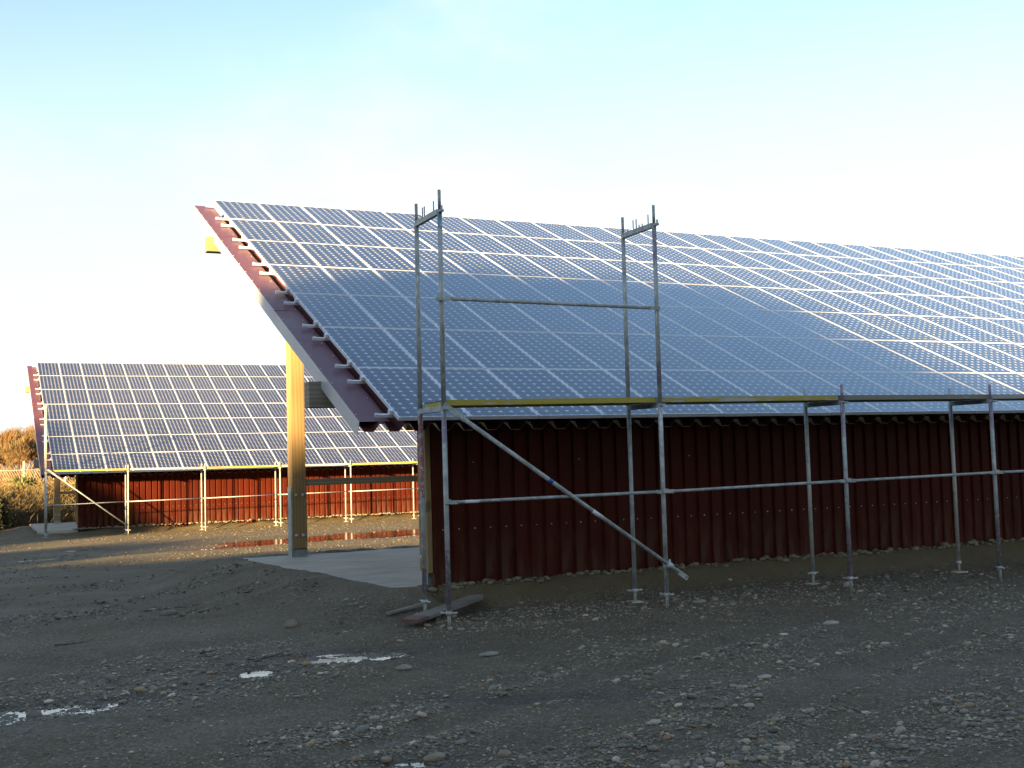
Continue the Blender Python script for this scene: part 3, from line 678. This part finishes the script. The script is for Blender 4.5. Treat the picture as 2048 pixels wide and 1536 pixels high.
# ------------------------------------------------------------------ gravel
def ico():
    t = (1 + 5 ** .5) / 2; v = np.array([(-1, t, 0), (1, t, 0), (-1, -t, 0), (1, -t, 0), (0, -1, t), (0, 1, t), (0, -1, -t), (0, 1, -t), (t, 0, -1), (t, 0, 1), (-t, 0, -1), (-t, 0, 1)], float)
    v /= np.linalg.norm(v[0])
    f = np.array([(0, 11, 5), (0, 5, 1), (0, 1, 7), (0, 7, 10), (0, 10, 11), (1, 5, 9), (5, 11, 4), (11, 10, 2), (10, 7, 6), (7, 1, 8), (3, 9, 4), (3, 4, 2), (3, 2, 6), (3, 6, 8), (3, 8, 9), (4, 9, 5), (2, 4, 11), (6, 2, 10), (8, 6, 7), (9, 8, 1)])
    return v, f
IV, IF = ico()
def pebbles(name, n, dmin, dmax, rmin, rmax, seed, thresh, power=2.2, bandk=1.0, tone=1.0):
    r_ = np.random.default_rng(seed)
    a = fa + (r_.random(n) - 0.5) * R(66); d = dmin * (dmax / dmin) ** r_.random(n)
    u = CAM.x + np.sin(a) * d; v = CAM.y + np.cos(a) * d
    # gravel gathers in drifts along the wheel tracks and on the strip outside the scaffold
    dens = 0.9 * fbm(u * 0.55 + 11, v * 1.1 - u * 0.45 + 3, 3) + 0.5 * fbm(u * 2.2, v * 2.6, 3)
    strip = np.exp(-((v + 0.75 + 0.0 * u) / 0.75) ** 2) * np.where(u > 0.0, 1.0, 0.2) * 0.55
    strip2 = np.exp(-((v - 25.6) / 1.6) ** 2) * 0.5
    bandl = np.exp(-((v + 2.0 - 0.35 * (u + 3)) / 0.45) ** 2) * np.where(u < -1.4, 1, 0) * 0.5
    dens = dens * bandk + strip + strip2 + bandl + 0.35 * np.clip((v - 9) / 5, 0, 1)
    dens = dens - 0.55 * np.exp(-(track(u, v) / 0.17) ** 2) + 0.22 * np.exp(-((track(u, v) - 0.3) / 0.1) ** 2)
    z, sand_sunlit, bank, wet = height(u, v, masks=True)
    keep = (dens > thresh + 0.35 * r_.random(n) - 0.1) & (r_.random(n) > np.where(v > 9, np.maximum(sand_sunlit - 0.55, 0) * 2, sand_sunlit) * 0.93) & (bank < 0.15)
    for w in (0, 1):
        a_, b_ = slab_local(u, v, w); keep &= ~((a_ > -0.3) & (b_ > 0.72) & (b_ < 6.9) & (a_ < 31))
    for x, y, rr, sc, *_ in STONES: keep &= np.hypot(u - x, v - y) > rr * 1.1
    u, v, z = u[keep], v[keep], z[keep]; m = len(u)
    sz = rmin + (rmax - rmin) * r_.random(m) ** power
    sc = np.stack([sz * (0.85 + 0.6 * r_.random(m)), sz * (0.7 + 0.4 * r_.random(m)), sz * (0.32 + 0.35 * r_.random(m))], 1)
    X = IV[None] * (1 + 0.22 * (r_.random((m, 12, 1)) - 0.5)) * sc[:, None]
    t = r_.normal(0, 0.8, m); c, s = np.cos(t)[:, None], np.sin(t)[:, None]
    tl = r_.normal(0, 0.16, m)[:, None]
    x = X[..., 0] * c - X[..., 1] * s; y = X[..., 0] * s + X[..., 1] * c; zz = X[..., 2] + x * tl
    VV = np.stack([x + u[:, None], y + v[:, None], zz + (z + sc[:, 2] * 0.35)[:, None]], -1).reshape(-1, 3)
    FF = (IF[None] + (np.arange(m) * 12)[:, None, None]).reshape(-1, 3)
    pal = np.array([(0.20, 0.20, 0.19), (0.13, 0.14, 0.14), (0.28, 0.275, 0.26), (0.22, 0.18, 0.125), (0.10, 0.10, 0.09), (0.38, 0.37, 0.35), (0.13, 0.155, 0.165), (0.17, 0.12, 0.08)])
    pk = r_.choice(8, m, p=[.24, .2, .14, .1, .14, .05, .09, .04]); cc = pal[pk] * np.array([1.28, 1.08, 0.80]) * tone * (0.65 + 0.75 * r_.random((m, 1)))
    me = np_mesh(name, VV, FF, PEB, True, np.repeat(cc, 12, 0)); o = obj(name, me); o['kind'] = 'stuff'; return o
pebbles('gravel', 110000, 3.6, 14.5, 0.004, 0.016, 1, -0.02, 2.0)
pebbles('gravel', 24000, 3.6, 20.0, 0.010, 0.038, 2, 0.10, 3.8)
pebbles('gravel', 50000, 13.0, 44.0, 0.006, 0.030, 3, 0.02, 3.0, 1.0, 0.42)
pebbles('gravel', 34000, 3.6, 16.0, 0.003, 0.011, 4, -0.6, 2.2, 0.4)
# crumbled lumps of fill along the foot of the near and far walls
def lumps(seed, w):
    r_ = np.random.default_rng(seed); m = 900
    a = 0.6 + r_.random(m) * (22 if w == 0 else 14); b_ = 0.70 + r_.normal(0, 0.035, m)
    if w: u = SH2['loc'][0] + a * c2 - b_ * s2; v = SH2['loc'][1] + a * s2 + b_ * c2
    else: u, v = a, b_
    z = height(u, v); sz = 0.012 + 0.04 * r_.random(m) ** 3
    X = IV[None] * (1 + 0.3 * (r_.random((m, 12, 1)) - 0.5)) * sz[:, None, None] * np.array([1.3, 1, 0.7])
    VV = (X + np.stack([u, v, z + sz * 0.2], -1)[:, None]).reshape(-1, 3); FF = (IF[None] + (np.arange(m) * 12)[:, None, None]).reshape(-1, 3)
    cc = np.array([(0.17, 0.145, 0.085)]) * (0.7 + 0.6 * r_.random((m, 1)))
    o = obj('gravel', np_mesh('gravel', VV, FF, PEB, True, np.repeat(cc, 12, 0))); o['kind'] = 'stuff'
lumps(21, 0); lumps(22, 1)
# grit standing out of the shallow near puddles
for pi in range(4):
    cx, cy, pa, pb, rr, dp, lv = PUDS[pi]; r_ = np.random.default_rng(60 + pi); m = int(3600 * pa * pb / 0.15) + 300
    x = r_.normal(0, 0.62, m) * pa; y = r_.normal(0, 0.62, m) * pb; u = cx + x * math.cos(rr) - y * math.sin(rr); v = cy + x * math.sin(rr) + y * math.cos(rr)
    keep = (fbm(u * 5, v * 7, 3) > 0.02) & (np.hypot(u + 3.6, v + 2.6) > 0.06); u, v = u[keep], v[keep]; m = len(u)
    sz = 0.003 + 0.010 * r_.random(m) ** 2.2; X = IV[None] * (1 + 0.25 * (r_.random((m, 12, 1)) - 0.5)) * sz[:, None, None] * np.array([1.3, 1, 0.6])
    zz = np.maximum(height(u, v), float(z0(cy)) - lv) - sz * 0.15
    VV = (X + np.stack([u, v, zz], -1)[:, None]).reshape(-1, 3); FF = (IF[None] + (np.arange(m) * 12)[:, None, None]).reshape(-1, 3)
    cc = np.array([(0.115, 0.10, 0.075)]) * (0.5 + 1.0 * r_.random((m, 1)))
    o = obj('gravel', np_mesh('gravel', VV, FF, PEB, True, np.repeat(cc, 12, 0))); o['kind'] = 'stuff'

# ------------------------------------------------------------------ planting, fence and wood in the far left
LEAF = mat_tint('dry_leaf', 0.8, False); BARK = mat_simple('tree_bark', (0.09, 0.07, 0.05), 0.9); 
def ribbons(P0, P1, w0, w1, cols, bend=None, seed=0):
    # thin two-segment blades; returns V, F, C
    r_ = np.random.default_rng(seed); m = len(P0); d = P1 - P0; side = np.cross(d, r_.normal(size=(m, 3))); side /= np.linalg.norm(side, axis=1)[:, None] + 1e-9
    mid = (P0 + P1) / 2 + (bend if bend is not None else 0)
    V = np.stack([P0 - side * w0, P0 + side * w0, mid + side * (w0 + w1) / 2, mid - side * (w0 + w1) / 2, P1 + side * w1, P1 - side * w1], 1).reshape(-1, 3)
    b = (np.arange(m) * 6)[:, None, None]; F = (np.array([[0, 1, 2, 3], [3, 2, 4, 5]])[None] + b).reshape(-1, 4)
    return V, F, np.repeat(cols, 6, 0)
def make_tree_meshes(seed, h, rad_, nl, pal):
    r_ = np.random.default_rng(seed); b = MB(); tips = []
    def limb(p, d, L, r, lv):
        q = p + d * L; b.tube(p, q, r, r * 0.6, n=6 if lv else 8, caps=False)
        if lv >= 3: tips.append((p, q)); return
        for k in range(4 if lv else 6):
            t = r_.uniform(0.45, 1.0); nd = (d + Vector(r_.normal(0, 0.55, 3))); nd.z = abs(nd.z) * 0.6 + 0.45; nd.normalize()
            limb(p + (q - p) * t, nd, L * r_.uniform(0.5, 0.75), r * 0.5, lv + 1)
    limb(Vector((0, 0, -0.1)), Vector((0.04, 0.02, 1)).normalized(), h * 0.42, h * 0.018, 0)
    mt = b.mesh('trunk', BARK)
    # twigs and retained brown leaves round the fine limbs
    P0 = []; P1 = []; 
    tp = [tips[i] for i in r_.integers(0, len(tips), nl)]
    base = np.array([tuple(p + (q - p) * r_.random()) for p, q in tp]); dirs = r_.normal(0, 1, (nl, 3)); dirs[:, 2] = np.abs(dirs[:, 2]) + 0.4; dirs /= np.linalg.norm(dirs, axis=1)[:, None]
    P0 = base + r_.normal(0, h * 0.035, (nl, 3)); dirs[:, 2] += 0.5; P1 = P0 + dirs * (0.12 + 0.30 * r_.random((nl, 1)))
    cols = np.array(pal)[r_.integers(0, len(pal), nl)] * (0.6 + 0.7 * r_.random((nl, 1)))
    V1, F1, C1 = ribbons(P0, P1, 0.010, 0.006, cols, None, seed)
    return mt, np_mesh('crown', V1, F1, LEAF, False, C1)
PAL_A = [(0.27, 0.135, 0.045), (0.20, 0.10, 0.036), (0.30, 0.17, 0.06), (0.13, 0.08, 0.038)]
PAL_B = [(0.18, 0.115, 0.045), (0.23, 0.14, 0.05), (0.11, 0.085, 0.036)]
PAL_G = [(0.035, 0.05, 0.02), (0.05, 0.065, 0.025), (0.08, 0.07, 0.03)]
TV = [make_tree_meshes(1, 5.2, 2, 14000, PAL_A), make_tree_meshes(2, 4.6, 2, 13000, PAL_B), make_tree_meshes(3, 5.6, 2, 14000, PAL_A + PAL_B), make_tree_meshes(4, 3.6, 2, 8000, PAL_B + PAL_G)]
r_ = random.Random(5)
DESC = ['rusty brown', 'greyish brown', 'tall tawny', 'low olive brown']
ORD = ['leftmost', 'second from the left', 'third from the left', 'fourth from the left', 'fifth from the left', 'sixth from the left', 'seventh from the left', 'eighth from the left']
TREES = [(-4.6 + i * 1.55 + r_.uniform(-.3, .3), 71 + r_.uniform(-2, 2), r_.uniform(.80, .95), 'front', i) for i in range(8)]
TREES += [(-6.0 + i * 1.9 + r_.uniform(-.4, .4), 77 + r_.uniform(-1.5, 1.5), r_.uniform(0.92, 1.08), 'back', i) for i in range(8)]
for x, y, s, row, i in TREES:
    q = [0, 2, 1, 0, 3, 2, 1, 0][i] if row == 'front' else [2, 0, 1, 2, 0, 1, 2, 0][i]; mt, mc = TV[q]
    T = thing('bare_tree', '%s tree, %s in the %s row of the winter wood' % (DESC[q], ORD[i], row), 'tree', (x, y, gz(x, y)), r_.uniform(0, 6.28), 'trees of the winter wood')
    T.scale = (s * 1.0, s * 1.0, s * 0.86); obj('trunk', mt, T); obj('crown', mc, T)
# undergrowth at the foot of the wood
def scrub(name, n, x0_, x1_, y0_, y1_, hmin, hmax, pal, seed, w=0.012, lean=0.5):
    r_ = np.random.default_rng(seed); x = x0_ + (x1_ - x0_) * r_.random(n); y = y0_ + (y1_ - y0_) * r_.random(n)
    z, sand_sunlit, bank, wet = height(x, y, masks=True)
    keep = (bank > 0.03) & (fbm(x * 0.8, y * 0.8, 3) + 0.5 > r_.random(n) * 0.55)
    a_, b_ = slab_local(x, y, 1); keep &= ~((a_ > -0.5) & (b_ < 6.7))
    x, y, z = x[keep], y[keep], z[keep]; m = len(x)
    h = hmin + (hmax - hmin) * r_.random(m) ** 1.6; cl = fbm(x * 1.2 + 7, y * 1.2, 2)
    P0 = np.stack([x, y, z - 0.03], 1); P1 = P0 + np.stack([r_.normal(0, lean, m) * h + cl * h, r_.normal(0, lean, m) * h, h], 1)
    bend = np.stack([np.zeros(m), np.zeros(m), h * 0.18], 1)
    tone = np.clip(fbm(x * 0.45 + 3, y * 0.45, 3) + 0.5, 0, 1)[:, None]
    cols = np.array(pal)[r_.integers(0, len(pal), m)] * (0.55 + 0.75 * r_.random((m, 1))) * (0.25 + 0.95 * tone)
    V1, F1, C1 = ribbons(P0, P1, w, w * 0.5, cols, bend, seed)
    o = obj(name, np_mesh(name, V1, F1, LEAF, False, C1)); o['kind'] = 'stuff'; return o
PAL_S = [(0.26, 0.18, 0.065), (0.20, 0.13, 0.045), (0.32, 0.24, 0.11), (0.13, 0.085, 0.035), (0.10, 0.09, 0.03)]
scrub('dry_grass', 46000, -9, 5, 33.5, 44, 0.10, 0.55, PAL_S, 31, 0.011, 0.6)
scrub('dry_grass', 16000, -9, 7, 43, 59.5, 0.06, 0.28, PAL_S + PAL_B, 32, 0.018, 0.5)
scrub('undergrowth', 9000, -30, 16, 66, 74, 0.5, 1.7, PAL_B + PAL_A, 33, 0.02, 0.35)
def bush(label, x, y, rad_, h, n, pal, seed):
    r_ = np.random.default_rng(seed); T = thing('bush_shape', label, 'bush', (x, y, gz(x, y)), 0)
    b = MB()
    for k in range(9):
        a = r_.uniform(0, 6.28); q = Vector((math.cos(a) * rad_ * 0.6, math.sin(a) * rad_ * 0.6, h * r_.uniform(.5, .8))); b.tube((0, 0, -0.05), q, 0.018, 0.006, n=5)
    b.build('stems', BARK, T)
    d = r_.normal(0, 1, (n, 3)); d /= np.linalg.norm(d, axis=1)[:, None]; d[:, 2] = np.abs(d[:, 2]); rr = r_.random((n, 1)) ** 0.4
    lump = 1 + 0.25 * np.sin(d[:, :1] * 5 + seed) * np.cos(d[:, 1:2] * 6)
    P0 = d * rr * lump * np.array([rad_, rad_, h]); P1 = P0 + r_.normal(0, 0.06, (n, 3)) + np.array([0, 0, 0.03])
    cols = np.array(pal)[r_.integers(0, len(pal), n)] * (0.6 + 0.7 * r_.random((n, 1)))
    V1, F1, C1 = ribbons(P0, P1, 0.022, 0.012, cols, None, seed); obj('foliage', np_mesh('foliage', V1, F1, LEAF, False, C1), T); return T
bush('dark bush shape standing in for shade at the left edge, foot of the grassy bank', -3.75, 35.0, 1.0, 1.35, 7000, [(0.03, 0.042, 0.014), (0.05, 0.055, 0.02), (0.09, 0.07, 0.03)], 41)  # dark foliage put in for a patch of shade on the bank
bush('small green bush in the dry grass left of the far shed', -2.2, 41.5, 0.6, 0.7, 3000, [(0.10, 0.12, 0.03), (0.14, 0.14, 0.04)], 42)
# wire lattice fence in front of the wood
FM = mat_simple('fence_concrete', (0.36, 0.35, 0.31), 0.8); FWM = mat_simple('fence_lattice', (0.34, 0.30, 0.22), 0.7); WM = mat_simple('white_rail', (0.75, 0.75, 0.72), 0.5)
T = thing('lattice_fence', 'low lattice fence with pale posts in front of the brown wood', 'fence', (0, 0, 0))
fy = 60.0; zf = gz(-2, fy) + 0.05
for i in range(8):
    x = -8.0 + i * 1.62; b = MB(); b.box(x - 0.05, x + 0.05, fy - 0.05, fy + 0.05, zf - 0.2, zf + 1.15 + (0.25 if i % 2 else 0.15)); b.build('post', FM, T)
b = MB()
for i in range(90):
    x = -8.0 + i * 0.135; b.tube((x, fy - 0.07, zf + 0.78), (x + 0.42, fy - 0.07, zf), 0.013, n=4)
b.tube((-8.0, fy - 0.07, zf + 0.80), (3.4, fy - 0.07, zf + 0.80), 0.02, n=5); b.build('lattice', FWM, T, kind='stuff')
T = thing('white_rail', 'short white rail on a white post behind the far shed gable', 'railing', (0, 0, 0))
b = MB(); zz = gz(0.1, 50) ; b.tube((-0.35, 50, zz + 0.10), (1.6, 50, zz + 0.13), 0.035, n=8); b.build('rail', WM, T)
b = MB(); b.box(-0.0, 0.09, 50.05, 50.14, zz - 0.3, zz + 0.62); b.build('post', WM, T)

# ------------------------------------------------------------------ unseen foliage behind the photographer, outlines shaped to shade the yard
LH = Vector((LD.x, LD.y, 0)).normalized(); VX = Vector((LH.y, -LH.x, 0)); TE = 0.42 / 2.684
HEDGE = mat_tint('hedge_leaf', 0.75, False)
def hedge(label, v0, v1, dist, hf, seed, dens=1.0):
    r_ = np.random.default_rng(seed); L = v1 - v0; n = int(9000 * L / 6 * dens)
    v = v0 + L * r_.random(n); top = hf(v) + TE * dist + 1.65; z = top * r_.random(n) ** 0.6 - 0.2; t = r_.normal(0, 0.45, n)
    P0 = np.outer(-(dist + t), np.array(LH)) + np.outer(v, np.array(VX)); P0[:, 2] = z
    P1 = P0 + r_.normal(0, 0.18, (n, 3)); cols = np.array([(0.03, 0.05, 0.02), (0.05, 0.07, 0.025), (0.07, 0.06, 0.03)])[r_.integers(0, 3, n)]
    V1, F1, C1 = ribbons(P0, P1, 0.13, 0.08, cols, None, seed)
    T = thing('hedge', label, 'hedge', (0, 0, 0)); obj('foliage', np_mesh('foliage', V1, F1, HEDGE, False, C1), T)
    b = MB()
    for k in range(int(L / 1.2)):
        p = LH * (-dist) + VX * (v0 + 0.6 + k * 1.2); b.tube((p.x, p.y, -0.2), (p.x, p.y, 1.8), 0.05, 0.03, n=6)
    b.build('stems', BARK, T)
HV = [-34, -30, -29, -28.2, -27.4, -26.6, -25.6, -24.6, -24, -23.5, -22.9, -22.3, -22, -21.4, -20, -18.3, -17.2, -16, -14.3, -12.8, -11, -10, -8.8, -7, -5, -4.5, -4.2]
HH = [0.2, 0.3, 0.9, 3.0, 4.6, 4.4, 3.7, 3.1, 2.7, 2.5, 1.95, 1.2, 0.7, 0.1, -0.4, -0.55, 0.0, 0.15, -0.2, -0.85, -0.75, -0.55, -0.2, -0.3, 0.0, 0.8, 1.2]
hf_ = lambda v: np.interp(v, HV, HH) + 0.10 * np.sin(v * 3.1) + 0.06 * np.sin(v * 7.3) - 0.05
hedge('clipped evergreen hedge beyond the left side of the frame', -19, -4.2, 22.0, hf_, 51)
hedge('uneven evergreen thicket beyond the left side of the frame', -34, -19, 22.0, hf_, 52, 1.5)
hedge('unseen evergreen belt added behind to the right to darken the near wall', 11, 42, 20.0, lambda v: 8.0 + 1.2 * np.sin(v * 0.9) + 0.8 * np.sin(v * 2.3), 53, 2.2)  # added foliage that keeps low sky light off the near wall
GV = [-4.9, -4.5, -4.1, -3.7, -2.5, -1.6, -0.2, 0.8, 1.5, 2.0, 3.15, 4.3, 5.1, 7.0, 9.0, 12.0]
GH = [-0.2, 0.35, 1.6, 3.4, 4.25, 4.25, 4.45, 4.55, 4.15, 3.8, 3.1, 2.4, 2.0, 2.3, 2.6, 2.8]
hedge('unseen evergreen thicket behind the photographer, shaped to shade the yard and near roof', -4.9, 12.0, 30.0, lambda v: np.interp(v, GV, GH) + 0.10 * np.sin(v * 4.1) + 0.10 * np.sin(v * 9.7 + 1) - 0.05, 54, 2.9)  # unseen shade caster, outline fitted to the shade edge on the near roof
